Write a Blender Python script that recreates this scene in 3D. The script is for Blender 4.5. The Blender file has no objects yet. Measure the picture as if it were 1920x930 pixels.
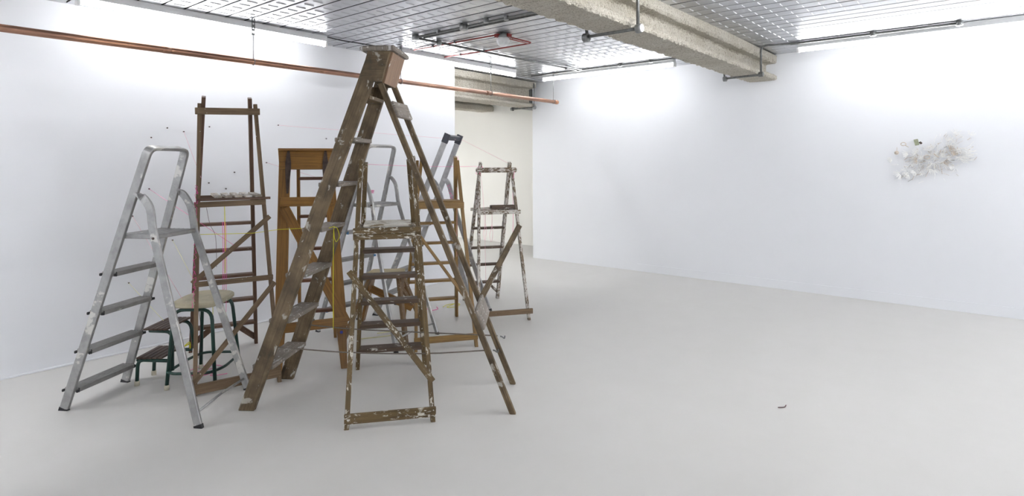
import bpy, bmesh, math, random
from mathutils import Vector, Matrix
V = Vector
rnd = random.Random(7)
scene = bpy.context.scene
COL = scene.collection

# ------------------------------------------------------------------ camera
PHI = math.radians(39.45)
ROLL = math.radians(0.24)
cam_data = bpy.data.cameras.new('camera')
cam = bpy.data.objects.new('camera', cam_data)
COL.objects.link(cam)
cam_data.sensor_width = 36.0
cam_data.lens = 1095.0 / 1920.0 * 36.0
cam_data.shift_y = -(465.0 - 304.6) / 1920.0
cam_data.clip_start = 0.05
cam_data.clip_end = 100
fw = V((math.cos(PHI), math.sin(PHI), 0))
rt0 = V((math.sin(PHI), -math.cos(PHI), 0))
up0 = V((0, 0, 1))
rt = rt0 * math.cos(ROLL) - up0 * math.sin(ROLL)
upv = rt0 * math.sin(ROLL) + up0 * math.cos(ROLL)
m = Matrix((rt, upv, -fw)).transposed().to_4x4()
m.translation = V((0, 0, 1.6))
cam.matrix_world = m
scene.camera = cam

# ------------------------------------------------------------------ world, exposure
world = bpy.data.worlds.new('world')
scene.world = world
world.use_nodes = True
world.node_tree.nodes['Background'].inputs[0].default_value = (0.9, 0.93, 1.0, 1)
world.node_tree.nodes['Background'].inputs[1].default_value = 0.3
scene.view_settings.view_transform = 'Standard'
scene.view_settings.look = 'None'
scene.view_settings.gamma = 1.0
scene.view_settings.use_curve_mapping = False
scene.view_settings.exposure = 1.66
TUBE_STRENGTH = 9.5
FILL_STRENGTH = 28.0        # tubes of the unseen battens added as fill light
TUBE_COLOR = (0.985, 0.985, 1.0, 1)

# ------------------------------------------------------------------ helpers
def link(name, bm, mat, parent=None, smooth=False):
    me = bpy.data.meshes.new(name)
    bmesh.ops.recalc_face_normals(bm, faces=bm.faces)
    bm.to_mesh(me)
    bm.free()
    if mat is not None:
        for mm in (mat if isinstance(mat, (list, tuple)) else [mat]):
            me.materials.append(mm)
    if smooth:
        for p in me.polygons:
            p.use_smooth = True
    o = bpy.data.objects.new(name, me)
    COL.objects.link(o)
    if parent is not None:
        o.parent = parent
    return o

def tag(o, label=None, cat=None, group=None, kind=None):
    if label: o['label'] = label
    if cat: o['category'] = cat
    if group: o['group'] = group
    if kind: o['kind'] = kind
    return o

def thing(name, label, cat, loc=(0, 0, 0), yaw=0.0, group=None):
    o = bpy.data.objects.new(name, None)
    o.empty_display_size = 0.2
    COL.objects.link(o)
    o.location = loc
    o.rotation_euler = (0, 0, math.radians(yaw))
    return tag(o, label, cat, group)

def new_bm():
    bm = bmesh.new()
    bm.loops.layers.uv.new('UVMap')
    return bm

def set_uv(bm, faces, P, ax, D, T, off):
    uv = bm.loops.layers.uv.active
    for f in faces:
        n = f.normal
        use_t = abs(n.dot(D)) > abs(n.dot(T))
        for l in f.loops:
            r = l.vert.co - P
            l[uv].uv = (r.dot(ax) + off, (r.dot(T) if use_t else r.dot(D)) + off * 0.37)

def bar(bm, P, Q, w, t, hint=(0, 1, 0), bev=0.002, flat=(False, False), w2=None):
    """beam from P to Q; w measured along hint, t across"""
    P, Q = V(P), V(Q)
    ax = (Q - P).normalized()
    D = V(hint); D = (D - ax * D.dot(ax)).normalized()
    T = ax.cross(D).normalized()
    if w2 is None: w2 = w
    vs = []
    for k, (C, ww, fl) in enumerate(((P, w, flat[0]), (Q, w2, flat[1]))):
        for a, b in ((-1, -1), (1, -1), (1, 1), (-1, 1)):
            c = C + D * (a * ww / 2) + T * (b * t / 2)
            if fl and abs(ax.z) > 0.2:
                c = c + ax * ((C.z - c.z) / ax.z)
            vs.append(bm.verts.new(c))
    fs = [bm.faces.new([vs[i] for i in q]) for q in
          ((0, 1, 2, 3), (7, 6, 5, 4), (0, 4, 5, 1), (1, 5, 6, 2), (2, 6, 7, 3), (3, 7, 4, 0))]
    if bev > 0:
        es = list({e for f in fs for e in f.edges})
        r = bmesh.ops.bevel(bm, geom=es, offset=min(bev, t * 0.3, w * 0.3), segments=1, affect='EDGES')
        fs = list({f for v in r['verts'] for f in v.link_faces} | {f for f in fs if f.is_valid})
    bm.normal_update()
    set_uv(bm, fs, P, ax, D, T, rnd.uniform(0, 50))

def box(bm, x0, x1, y0, y1, z0, z1, bev=0.0):
    bar(bm, ((x0 + x1) / 2, (y0 + y1) / 2, z0), ((x0 + x1) / 2, (y0 + y1) / 2, z1), abs(x1 - x0), abs(y1 - y0), (1, 0, 0), bev)

def prism(bm, poly, n0, n1):
    """extrude polygon (list of Vector) between offsets n0,n1 (Vectors)"""
    a = [bm.verts.new(V(p) + V(n0)) for p in poly]
    b = [bm.verts.new(V(p) + V(n1)) for p in poly]
    fs = [bm.faces.new(a), bm.faces.new(list(reversed(b)))]
    k = len(poly)
    for i in range(k):
        fs.append(bm.faces.new((a[i], b[i], b[(i + 1) % k], a[(i + 1) % k])))
    bm.normal_update()
    ax = (V(poly[1]) - V(poly[0])).normalized()
    T = (V(n1) - V(n0)).normalized()
    D = ax.cross(T).normalized()
    set_uv(bm, fs, V(poly[0]), ax, D, T, rnd.uniform(0, 50))

def smooth_path(pts, n=6, closed=False):
    """Catmull-Rom through pts"""
    pts = [V(p) for p in pts]
    out = []
    k = len(pts)
    for i in range(k if closed else k - 1):
        p1, p2 = pts[i], pts[(i + 1) % k]
        p0 = pts[i - 1] if (i > 0 or closed) else p1 * 2 - p2
        p3 = pts[(i + 2) % k] if (i + 2 < k or closed) else p2 * 2 - p1
        for j in range(n):
            t = j / n
            out.append(0.5 * ((2 * p1) + (p2 - p0) * t + (2 * p0 - 5 * p1 + 4 * p2 - p3) * t * t + (3 * p1 - p0 - 3 * p2 + p3) * t ** 3))
    if not closed:
        out.append(pts[-1])
    return out

def round_corners(pts, r, n=5):
    pts = [V(p) for p in pts]
    out = [pts[0]]
    for i in range(1, len(pts) - 1):
        a, b, c = pts[i - 1], pts[i], pts[i + 1]
        u, v = (a - b), (c - b)
        ru = min(r, u.length * .49, v.length * .49)
        A, Cc = b + u.normalized() * ru, b + v.normalized() * ru
        for j in range(n + 1):
            t = j / n
            out.append(A * (1 - t) ** 2 + b * 2 * t * (1 - t) + Cc * t * t)
    out.append(pts[-1])
    return out

def tube(bm, path, r, seg=10, caps=True):
    path = [V(p) for p in path]
    uv = bm.loops.layers.uv.active
    rings = []
    prevN = None
    L = 0
    Ls = []
    for i, p in enumerate(path):
        if i: L += (p - path[i - 1]).length
        Ls.append(L)
        d = (path[min(i + 1, len(path) - 1)] - path[max(i - 1, 0)]).normalized()
        if prevN is None:
            h = V((0, 0, 1)) if abs(d.z) < .9 else V((1, 0, 0))
            N = (h - d * h.dot(d)).normalized()
        else:
            N = (prevN - d * prevN.dot(d)).normalized()
        prevN = N
        B = d.cross(N)
        rr = r[i] if isinstance(r, (list, tuple)) else r
        rings.append([bm.verts.new(p + (N * math.cos(2 * math.pi * k / seg) + B * math.sin(2 * math.pi * k / seg)) * rr) for k in range(seg)])
    for i in range(len(rings) - 1):
        for k in range(seg):
            f = bm.faces.new((rings[i][k], rings[i][(k + 1) % seg], rings[i + 1][(k + 1) % seg], rings[i + 1][k]))
            f.smooth = True
            for l, (a, b) in zip(f.loops, ((0, 0), (0, 1), (1, 1), (1, 0))):
                l[uv].uv = (Ls[i + a], (k + b) * r[0] if isinstance(r, (list, tuple)) else (k + b) * r)
    if caps:
        bm.faces.new(list(reversed(rings[0])))
        bm.faces.new(rings[-1])

def sweep_rect(bm, path, w, t, N, bev=0.004, floor_start=False, floor_end=False):
    """flat tube with rounded edges: w along the constant direction N, t across it"""
    path = [V(p) for p in path]
    N0 = V(N).normalized()
    uv = bm.loops.layers.uv.active
    prof = []
    for a, b in ((-1, -1), (1, -1), (1, 1), (-1, 1)):
        cx, cy = a * (w / 2 - bev), b * (t / 2 - bev)
        base = math.atan2(b, a)
        for k in (-1, 0, 1):
            ang = base + k * math.pi / 4 * (1)
            prof.append((cx + bev * math.cos(ang), cy + bev * math.sin(ang)))
    rings = []
    L = 0; Ls = []
    for i, p in enumerate(path):
        if i: L += (p - path[i - 1]).length
        Ls.append(L)
        d = (path[min(i + 1, len(path) - 1)] - path[max(i - 1, 0)]).normalized()
        D = (N0 - d * N0.dot(d)).normalized()
        T = d.cross(D).normalized()
        ring = []
        for (x, y) in prof:
            c = p + D * x + T * y
            if (i == 0 and floor_start) or (i == len(path) - 1 and floor_end):
                c = c + d * ((p.z - c.z) / d.z)
            ring.append(bm.verts.new(c))
        rings.append(ring)
    n = len(prof)
    for i in range(len(rings) - 1):
        for k in range(n):
            f = bm.faces.new((rings[i][k], rings[i][(k + 1) % n], rings[i + 1][(k + 1) % n], rings[i + 1][k]))
            for l, (a, b) in zip(f.loops, ((0, 0), (0, 1), (1, 1), (1, 0))):
                l[uv].uv = (Ls[i + a], (k + b) * .01)
    bm.faces.new(list(reversed(rings[0])))
    bm.faces.new(rings[-1])

def part_bar(name, mat, parent, *a, **k):
    bm = new_bm(); bar(bm, *a, **k)
    return link(name, bm, mat, parent)

def part_tube(name, mat, parent, *a, **k):
    bm = new_bm(); tube(bm, *a, **k)
    return link(name, bm, mat, parent)

def part_box(name, mat, parent, *a, **k):
    bm = new_bm(); box(bm, *a, **k)
    return link(name, bm, mat, parent)

def lathe(bm, prof, c, axis='z', seg=20):
    """profile list of (r, h) around axis through c"""
    c = V(c)
    def pt(r, h, a):
        if axis == 'z': return c + V((r * math.cos(a), r * math.sin(a), h))
        if axis == 'y': return c + V((r * math.cos(a), h, r * math.sin(a)))
        return c + V((h, r * math.cos(a), r * math.sin(a)))
    rings = [[bm.verts.new(pt(max(r, 1e-4), h, 2 * math.pi * k / seg)) for k in range(seg)] for r, h in prof]
    for i in range(len(rings) - 1):
        for k in range(seg):
            f = bm.faces.new((rings[i][k], rings[i][(k + 1) % seg], rings[i + 1][(k + 1) % seg], rings[i + 1][k]))
            f.smooth = True
    bm.faces.new(list(reversed(rings[0])))
    bm.faces.new(rings[-1])

# ------------------------------------------------------------------ materials
class NT:
    def __init__(s, name, **kw):
        s.m = bpy.data.materials.new(name); s.m.use_nodes = True
        s.t = s.m.node_tree; s.n = s.t.nodes; s.l = s.t.links
        s.p = s.n['Principled BSDF']
        for k, v in kw.items():
            s.p.inputs[k.replace('_', ' ')].default_value = v
    def add(s, typ, **kw):
        n = s.n.new(typ)
        for k, v in kw.items():
            if hasattr(n, k): setattr(n, k, v)
            else: n.inputs[k.replace('_', ' ')].default_value = v
        return n
    def coord(s, which='Object', scale=(1, 1, 1)):
        c = s.n.new('ShaderNodeTexCoord'); mp = s.n.new('ShaderNodeMapping')
        mp.inputs['Scale'].default_value = scale
        s.l.new(c.outputs[which], mp.inputs['Vector'])
        return mp.outputs['Vector']
    def noise(s, vec, scale, detail=4, rough=.55, dist=0):
        n = s.n.new('ShaderNodeTexNoise')
        n.inputs['Scale'].default_value = scale; n.inputs['Detail'].default_value = detail
        n.inputs['Roughness'].default_value = rough; n.inputs['Distortion'].default_value = dist
        s.l.new(vec, n.inputs['Vector'])
        return n.outputs['Fac']
    def ramp(s, fac, stops, interp='LINEAR'):
        r = s.n.new('ShaderNodeValToRGB'); r.color_ramp.interpolation = interp
        el = r.color_ramp.elements
        while len(el) < len(stops): el.new(0.5)
        for e, (p, c) in zip(el, stops):
            e.position = p; e.color = c if len(c) == 4 else (*c, 1)
        s.l.new(fac, r.inputs['Fac'])
        return r.outputs['Color']
    def mix(s, fac, a, b, mode='MIX'):
        x = s.n.new('ShaderNodeMix'); x.data_type = 'RGBA'; x.blend_type = mode
        for inp, val in ((x.inputs[0], fac), (x.inputs[6], a), (x.inputs[7], b)):
            if hasattr(val, 'is_output'): s.l.new(val, inp)
            else: inp.default_value = val if not isinstance(val, tuple) else (val if len(val) == 4 else (*val, 1))
        return x.outputs[2]
    def bump(s, h, strength=.3, dist=.01):
        b = s.n.new('ShaderNodeBump'); b.inputs['Strength'].default_value = strength; b.inputs['Distance'].default_value = dist
        s.l.new(h, b.inputs['Height']); s.l.new(b.outputs['Normal'], s.p.inputs['Normal'])
    def color(s, c): s.l.new(c, s.p.inputs['Base Color'])

W3 = (1, 1, 1); K3 = (0, 0, 0)

def wood(name, base, dark, light=None, paint=0.0, paint_col=(.62, .60, .55), grime=.3, rough=.6, fleck=.5, pscale=(10, 34)):
    s = NT(name, Roughness=rough)
    light = light or tuple(min(1, c * 1.35) for c in base)
    uv = s.coord('UV', (2.2, 60, 1))
    g = s.noise(uv, 1.6, 6, .6, .6)
    col = s.ramp(g, [(.3, dark), (.5, base), (.72, light)])
    ob = s.coord('Object', W3)
    gr = s.noise(ob, 7, 4, .6)
    col = s.mix(s.ramp(gr, [(.42, K3), (.68, (grime, grime, grime))]), col, tuple(c * .35 for c in dark))
    if paint > 0:
        uvp = s.coord('UV', (pscale[0], pscale[1], 1))
        n1 = s.noise(uvp, 1.0, 5, .62, .8)
        n2 = s.noise(ob, 9, 3, .5)
        add = s.add('ShaderNodeMath', operation='MULTIPLY_ADD')
        s.l.new(n2, add.inputs[0]); add.inputs[1].default_value = .55; s.l.new(n1, add.inputs[2])
        th = 1.06 - paint * .42
        msk = s.ramp(add.outputs[0], [(min(.99, th - .02) * .8, K3), (min(.99, th + .015) * .8, W3)])
        # value is scaled so the ramp stays within 0..1
        sc = s.add('ShaderNodeMath', operation='MULTIPLY'); s.l.new(add.outputs[0], sc.inputs[0]); sc.inputs[1].default_value = .8
        for l in list(s.l):
            if l.to_node.type == 'VALTORGB' and l.from_node == add:
                s.l.new(sc.outputs[0], l.to_node.inputs['Fac'])
        col = s.mix(msk, col, paint_col)
    if fleck > 0:
        vo = s.n.new('ShaderNodeTexVoronoi'); vo.inputs['Scale'].default_value = 34
        wv = s.n.new('ShaderNodeTexNoise'); wv.inputs['Scale'].default_value = 60; s.l.new(ob, wv.inputs['Vector'])
        va = s.n.new('ShaderNodeVectorMath'); va.operation = 'MULTIPLY_ADD'
        s.l.new(wv.outputs['Color'], va.inputs[0]); va.inputs[1].default_value = (.02, .02, .02); s.l.new(ob, va.inputs[2])
        s.l.new(va.outputs[0], vo.inputs['Vector'])
        wn = s.noise(ob, 11.0, 3, .6)
        thr = s.add('ShaderNodeMath', operation='MULTIPLY_ADD'); s.l.new(wn, thr.inputs[0]); thr.inputs[1].default_value = 1.3 * fleck; thr.inputs[2].default_value = -.62 * fleck - .01
        ltn = s.add('ShaderNodeMath', operation='LESS_THAN'); s.l.new(vo.outputs['Distance'], ltn.inputs[0]); s.l.new(thr.outputs[0], ltn.inputs[1])
        col = s.mix(ltn.outputs[0], col, (.66, .64, .60))
    s.color(col)
    s.bump(g, .25, .004)
    return s.m

M = {}
M['wood_red'] = wood('reddish_brown_wood', (.112, .060, .035), (.060, .031, .018), grime=.12, fleck=.35, rough=.5)
M['wood_red_worn'] = wood('worn_brown_wood', (.160, .104, .056), (.088, .054, .028), fleck=.55, grime=.12)
M['wood_slat'] = wood('pale_slat_wood', (.38, .33, .27), (.24, .19, .15), fleck=1.2, paint=.6, paint_col=(.62, .60, .58))
M['wood_orange'] = wood('varnished_orange_wood', (.225, .108, .022), (.150, .066, .012), fleck=.25, grime=.15, rough=.42)
M['wood_orange_dark'] = wood('dark_rung_wood', (.115, .045, .020), (.065, .024, .011), fleck=0, rough=.5)
M['wood_yellow'] = wood('yellow_brown_wood', (.235, .138, .042), (.160, .086, .024), fleck=.25, grime=.12, rough=.5)
M['wood_big'] = wood('old_grey_brown_wood', (.158, .110, .058), (.075, .050, .026), paint=.34, paint_col=(.40, .37, .32), fleck=.4, grime=.75, rough=.65, pscale=(9, 15))
M['wood_big_tread'] = wood('dusty_tread_wood', (.22, .19, .16), (.13, .11, .09), paint=.36, fleck=1.2, paint_col=(.50, .49, .48), grime=.35)
M['wood_pink'] = wood('pinkish_bare_wood', (.235, .145, .088), (.16, .095, .055), paint=.2, fleck=.5, grime=.2)
M['wood_paint'] = wood('paint_splattered_wood', (.135, .088, .034), (.075, .047, .018), paint=.40, paint_col=(.60, .57, .50), fleck=1.0, grime=.5, pscale=(26, 75))
M['wood_paint_dark'] = wood('dark_tread_wood', (.095, .062, .040), (.052, .034, .022), paint=.25, fleck=.4, grime=.3)
M['wood_paint_heavy'] = wood('heavily_painted_wood', (.185, .135, .085), (.105, .072, .045), paint=.66, paint_col=(.56, .53, .49), fleck=1.4, grime=.4, pscale=(24, 60))
M['wood_paint_top'] = wood('paint_caked_board', (.21, .165, .095), (.13, .10, .06), paint=.74, paint_col=(.60, .58, .52), fleck=1.2, grime=.2, pscale=(8, 30))
M['wood_beige'] = wood('beige_painted_board', (.42, .35, .20), (.33, .27, .155), fleck=.6, grime=.15)
M['wood_trestle'] = wood('brown_trestle_wood', (.150, .088, .036), (.085, .048, .020), fleck=.8, grime=.35, paint=.12)
M['seat_paint'] = wood('cream_painted_seat', (.50, .46, .33), (.38, .34, .23), paint=.35, paint_col=(.66, .65, .60), fleck=1.2, grime=.35)
M['wood_step'] = wood('dark_slatted_step_wood', (.085, .052, .036), (.045, .028, .021), fleck=.15, rough=.5)

def alum(name, base=(.40, .40, .395), paint=.4, metal=.7):
    s = NT(name, Metallic=metal, Roughness=.42)
    ob = s.coord('Object', W3)
    n = s.noise(ob, 14, 5, .65)
    col = s.ramp(n, [(.3, tuple(c * .72 for c in base)), (.6, base)])
    uv = s.coord('UV', (9, 30, 1))
    n2 = s.noise(uv, 1, 4, .6)
    n3 = s.noise(ob, 3.3, 2, .5)
    mul = s.add('ShaderNodeMath', operation='MULTIPLY'); s.l.new(n2, mul.inputs[0]); s.l.new(n3, mul.inputs[1])
    msk = s.ramp(mul.outputs[0], [(.36 - paint * .09, K3), (.385 - paint * .09, W3)])
    s.color(s.mix(msk, col, (.62, .615, .58)))
    s.bump(n, .08, .002)
    return s.m
M['alum'] = alum('brushed_aluminium', paint=.55)
M['alum_dull'] = alum('dull_grey_aluminium', (.47, .47, .475), .3)
M['tread_alum'] = alum('ribbed_aluminium_tread', (.27, .265, .255), .25, .35)

def plain(name, col, rough=.5, metal=0.0, var=.12, scale=20, bump=0.0):
    s = NT(name, Roughness=rough, Metallic=metal)
    ob = s.coord('Object', W3)
    n = s.noise(ob, scale, 4)
    s.color(s.ramp(n, [(.3, tuple(c * (1 - var) for c in col)), (.7, tuple(min(1, c * (1 + var)) for c in col))]))
    if bump: s.bump(n, bump, .003)
    return s.m
M['rubber'] = plain('black_rubber', (.02, .02, .022), .7)
M['blue_plastic'] = plain('blue_plastic', (.04, .16, .34), .5)
M['black_plastic'] = plain('dark_grey_plastic', (.045, .048, .062), .5)
M['iron'] = plain('rusty_iron', (.060, .040, .032), .6, .3, .4, 30)
M['steel'] = plain('galvanised_steel', (.30, .31, .31), .42, .75, .2, 30)
M['steel_dark'] = plain('dull_conduit_steel', (.17, .175, .17), .45, .6, .25, 30)
M['green'] = plain('dark_green_enamel', (.008, .042, .032), .35, 0, .2)
M['white_rubber'] = plain('cream_rubber', (.62, .58, .46), .6)
M['white_enamel'] = plain('white_enamel', (.88, .89, .90), .4, 0, .03)
M['white_plastic'] = plain('white_plastic', (.90, .90, .91), .35, 0, .03)
M['red_paint'] = plain('red_conduit', (.28, .025, .022), .45, 0, .15)
M['rope'] = plain('grey_brown_rope', (.16, .135, .11), .9, 0, .3, 200)
M['pink'] = plain('neon_pink_string', (.90, .10, .42), .8, 0, .05)
M['pink_pale'] = plain('pale_pink_thread', (.85, .46, .56), .8, 0, .05)
M['yellow'] = plain('neon_yellow_string', (.78, .74, .03), .8, 0, .05)
M['yellow_pale'] = plain('pale_yellow_thread', (.80, .78, .45), .8, 0, .05)
M['darkthread'] = plain('dark_thread', (.12, .06, .07), .8)
M['blue_tape'] = plain('blue_paint', (.05, .06, .30), .6)
M['art_white'] = plain('off_white_plaster', (.93, .925, .90), .8, 0, .1, 60)
M['art_tan'] = plain('pale_tan_scrap', (.62, .54, .46), .8, 0, .25, 60)
M['art_grey'] = plain('grey_scrap', (.30, .29, .27), .8, 0, .3, 60)
M['art_green'] = plain('pale_green_card', (.30, .32, .22), .7, 0, .2, 30)

def copper():
    s = NT('aged_copper', Metallic=.85, Roughness=.38)
    ob = s.coord('Object', (1, 6, 6))
    n = s.noise(ob, 2.2, 5, .6)
    s.color(s.ramp(n, [(.32, (.27, .155, .115)), (.5, (.40, .225, .155)), (.72, (.62, .33, .20))]))
    n2 = s.noise(ob, 6, 4)
    rr = s.ramp(n2, [(.3, (.25,) * 3), (.7, (.5,) * 3)])
    s.l.new(rr, s.p.inputs['Roughness'])
    return s.m
M['copper'] = copper()

def wallmat(name, col):
    s = NT(name, Roughness=.75)
    s.p.inputs['Specular IOR Level'].default_value = .25
    ob = s.coord('Object', W3)
    n = s.noise(ob, .9, 3, .5)
    c = s.ramp(n, [(.3, tuple(x * .975 for x in col)), (.7, col)])
    s.color(c)
    s.bump(s.noise(ob, 90, 3), .05, .002)
    return s.m
M['wall'] = wallmat('white_wall_paint', (.835, .85, .88))
M['wall_warm_lit'] = wallmat('warm_lit_wall', (.85, .84, .80))  # warm lamp light of the back space put into the wall colour

def floormat():
    s = NT('pale_grey_painted_floor', Roughness=.42)
    s.p.inputs['Specular IOR Level'].default_value = .35
    ob = s.coord('Object', W3)
    n = s.noise(ob, .7, 5, .6, .4)
    c = s.ramp(n, [(.3, (.61, .60, .575)), (.55, (.645, .635, .61)), (.75, (.67, .66, .64))])
    n2 = s.noise(s.coord('Object', (1.0, 1.0, 1)), 3.2, 6, .65)
    c = s.mix(.5, c, s.ramp(n2, [(.3, (.62, .61, .585)), (.7, (.665, .655, .635))]))
    vo = s.n.new('ShaderNodeTexVoronoi'); vo.inputs['Scale'].default_value = 1.7
    s.l.new(ob, vo.inputs['Vector'])
    ltn = s.add('ShaderNodeMath', operation='LESS_THAN'); s.l.new(vo.outputs['Distance'], ltn.inputs[0]); ltn.inputs[1].default_value = .012
    c = s.mix(ltn.outputs[0], c, (.33, .32, .30))
    s.color(c)
    s.l.new(s.ramp(n, [(.3, (.36,) * 3), (.7, (.55,) * 3)]), s.p.inputs['Roughness'])
    s.bump(n2, .03, .004)
    return s.m
M['floor'] = floormat()

def concrete():
    s = NT('sprayed_fireproofing', Roughness=.95)
    ob = s.coord('Object', W3)
    n = s.noise(ob, 2.2, 5, .6)
    n2 = s.noise(ob, 75, 3, .7)
    n3 = s.noise(ob, 14, 3, .7)
    c = s.ramp(n, [(.3, (.50, .465, .385)), (.7, (.66, .63, .56))])
    c = s.mix(s.ramp(n2, [(.34, W3), (.52, K3)]), c, (.35, .32, .25))
    s.color(c)
    ad = s.add('ShaderNodeMath', operation='ADD'); s.l.new(n2, ad.inputs[0]); s.l.new(n3, ad.inputs[1])
    s.bump(ad.outputs[0], 1.0, .016)
    return s.m
M['fireproof'] = concrete()

def deck():
    s = NT('galvanised_ceiling_panel', Metallic=1.0, Roughness=.22)
    ob = s.coord('Object', (1.2, .35, 1))
    n = s.noise(ob, 2.4, 5, .6)
    s.color(s.ramp(n, [(.3, (.50, .51, .53)), (.7, (.66, .67, .69))]))
    s.l.new(s.ramp(n, [(.3, (.27,) * 3), (.7, (.40,) * 3)]), s.p.inputs['Roughness'])
    s.bump(s.noise(s.coord('Object', (1, .3, 1)), 4, 3), .06, .01)
    return s.m
M['deck'] = deck()
M['joint'] = plain('grimy_joint', (.03, .03, .03), .9)

def tubemat(name, strength):
    mt = bpy.data.materials.new(name); mt.use_nodes = True
    nt = mt.node_tree; nt.nodes.clear()
    e = nt.nodes.new('ShaderNodeEmission'); o = nt.nodes.new('ShaderNodeOutputMaterial')
    e.inputs[0].default_value = TUBE_COLOR; e.inputs[1].default_value = strength
    nt.links.new(e.outputs[0], o.inputs[0])
    return mt
M['tube'] = tubemat('lit_fluorescent_tube', TUBE_STRENGTH)
M['tube_fill'] = tubemat('added_fill_tube', FILL_STRENGTH)

# ------------------------------------------------------------------ the room
LY, RX, FX = 5.69, 7.79, 8.91       # left wall, right wall, far wall of the space behind
X0, Y0 = -3.2, -4.6                 # walls behind the camera
def ceil_z(x): return 2.94 - .0095 * (RX - x)

def struct(name, mat, *boxes):
    bm = new_bm()
    for b in boxes: box(bm, *b)
    return tag(link(name, bm, mat), kind='structure')

struct('floor', M['floor'], (X0 - .3, FX + .3, Y0 - .3, 11.3, -.12, 0))
struct('wall_left', M['wall'], (X0, 5.684, LY, LY + .24, 0, 3.1))
struct('wall_right', M['wall'], (RX, RX + .16, Y0, 5.96, 0, 3.1))
struct('wall_far', M['wall_warm_lit'], (FX, FX + .2, 2.0, 11.2, 0, 3.1))
struct('wall_back', M['wall_warm_lit'], (2.0, FX, 11.0, 11.2, 0, 3.1))
struct('wall_passage', M['wall_warm_lit'], (2.0, 2.2, LY + .24, 11.0, 0, 3.1))
struct('wall_corridor', M['wall_warm_lit'], (RX + .16, FX, 2.0, 2.2, 0, 3.1))
struct('wall_rear', M['wall'], (X0 - .2, X0, Y0 - .2, LY + .24, 0, 3.1))
struct('wall_front', M['wall'], (X0, RX + .16, Y0 - .2, Y0, 0, 3.1))
bm = new_bm()
box(bm, X0 - .2, FX + .2, Y0 - .2, 11.3, 3.0, 3.2)
ceil = tag(link('ceiling', bm, M['steel_dark']), kind='structure')

# flush skirting board on the right wall and thin bead along the left wall
bm = new_bm()
bar(bm, (RX - .0045, Y0, .054), (RX - .0045, 4.034, .054), .009, .108, (1, 0, 0), .0015)
tag(link('baseboard_right', bm, M['wall']), kind='structure')
bm = new_bm()
bar(bm, (X0, LY - .006, .008), (5.684, LY - .006, .008), .012, .016, (0, 1, 0), .003)
tag(link('baseboard_left', bm, M['wall']), kind='structure')

# metal ceiling panels, each a part of the ceiling
PITCH = .1735
def panel_mesh():
    bm = new_bm()
    x0, x1 = .008, PITCH - .008
    ya, yb = Y0, LY
    h = 0.0
    prof = [(x0, .030), (x0, .0), (x0 + .006, -.003), (x1 - .006, -.003), (x1, .0), (x1, .030)]
    rows = [[bm.verts.new((x, y, z)) for x, z in prof] for y in (ya, yb)]
    for k in range(len(prof) - 1):
        f = bm.faces.new((rows[0][k], rows[0][k + 1], rows[1][k + 1], rows[1][k]))
        if k in (0, len(prof) - 2): f.material_index = 1      # grimy sides of the joint
    # pressed ribs
    y = 3.155
    while y > ya + .1: y -= .1275
    c = PITCH / 2
    while y < yb - .03:
        b = [bm.verts.new(p) for p in ((c - .045, y - .003, -.003), (c + .045, y - .003, -.003), (c + .045, y + .003, -.003), (c - .045, y + .003, -.003))]
        t = [bm.verts.new(p) for p in ((c - .042, y, -.0075), (c + .042, y, -.0075))]
        bm.faces.new((b[0], b[1], t[1], t[0])); bm.faces.new((t[0], t[1], b[2], b[3]))
        bm.faces.new((b[0], t[0], b[3])); bm.faces.new((b[1], b[2], t[1]))
        y += .1275
    me = bpy.data.meshes.new('ceiling_panel')
    bmesh.ops.recalc_face_normals(bm, faces=bm.faces)
    bm.to_mesh(me); bm.free(); me.materials.append(M['deck']); me.materials.append(M['joint'])
    return me
pm = panel_mesh()
k = -34
while True:
    x = 2.72 + PITCH * k
    if x + PITCH > RX + .03: break
    if x > X0 - .05:
        o = bpy.data.objects.new('ceiling_panel', pm)
        COL.objects.link(o); o.parent = ceil
        o.location = (x, 0, ceil_z(x + PITCH / 2) + .004)
        o.rotation_euler = (0, rnd.uniform(-.010, .010) - .0095, 0)
    k += 1
# filler strips closing the ceiling round the opening beside the left wall
part_box('ceiling_strip', M['deck'], ceil, RX - .06, RX + .0, Y0, LY, 2.944, 2.96)
part_box('ceiling_strip', M['deck'], ceil, 5.684, RX + .1, LY, 5.83, 2.925, 2.95)
part_box('ceiling_strip', M['white_enamel'], ceil, 2.2, FX, 6.17, 11.0, 2.93, 2.96)

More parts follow.
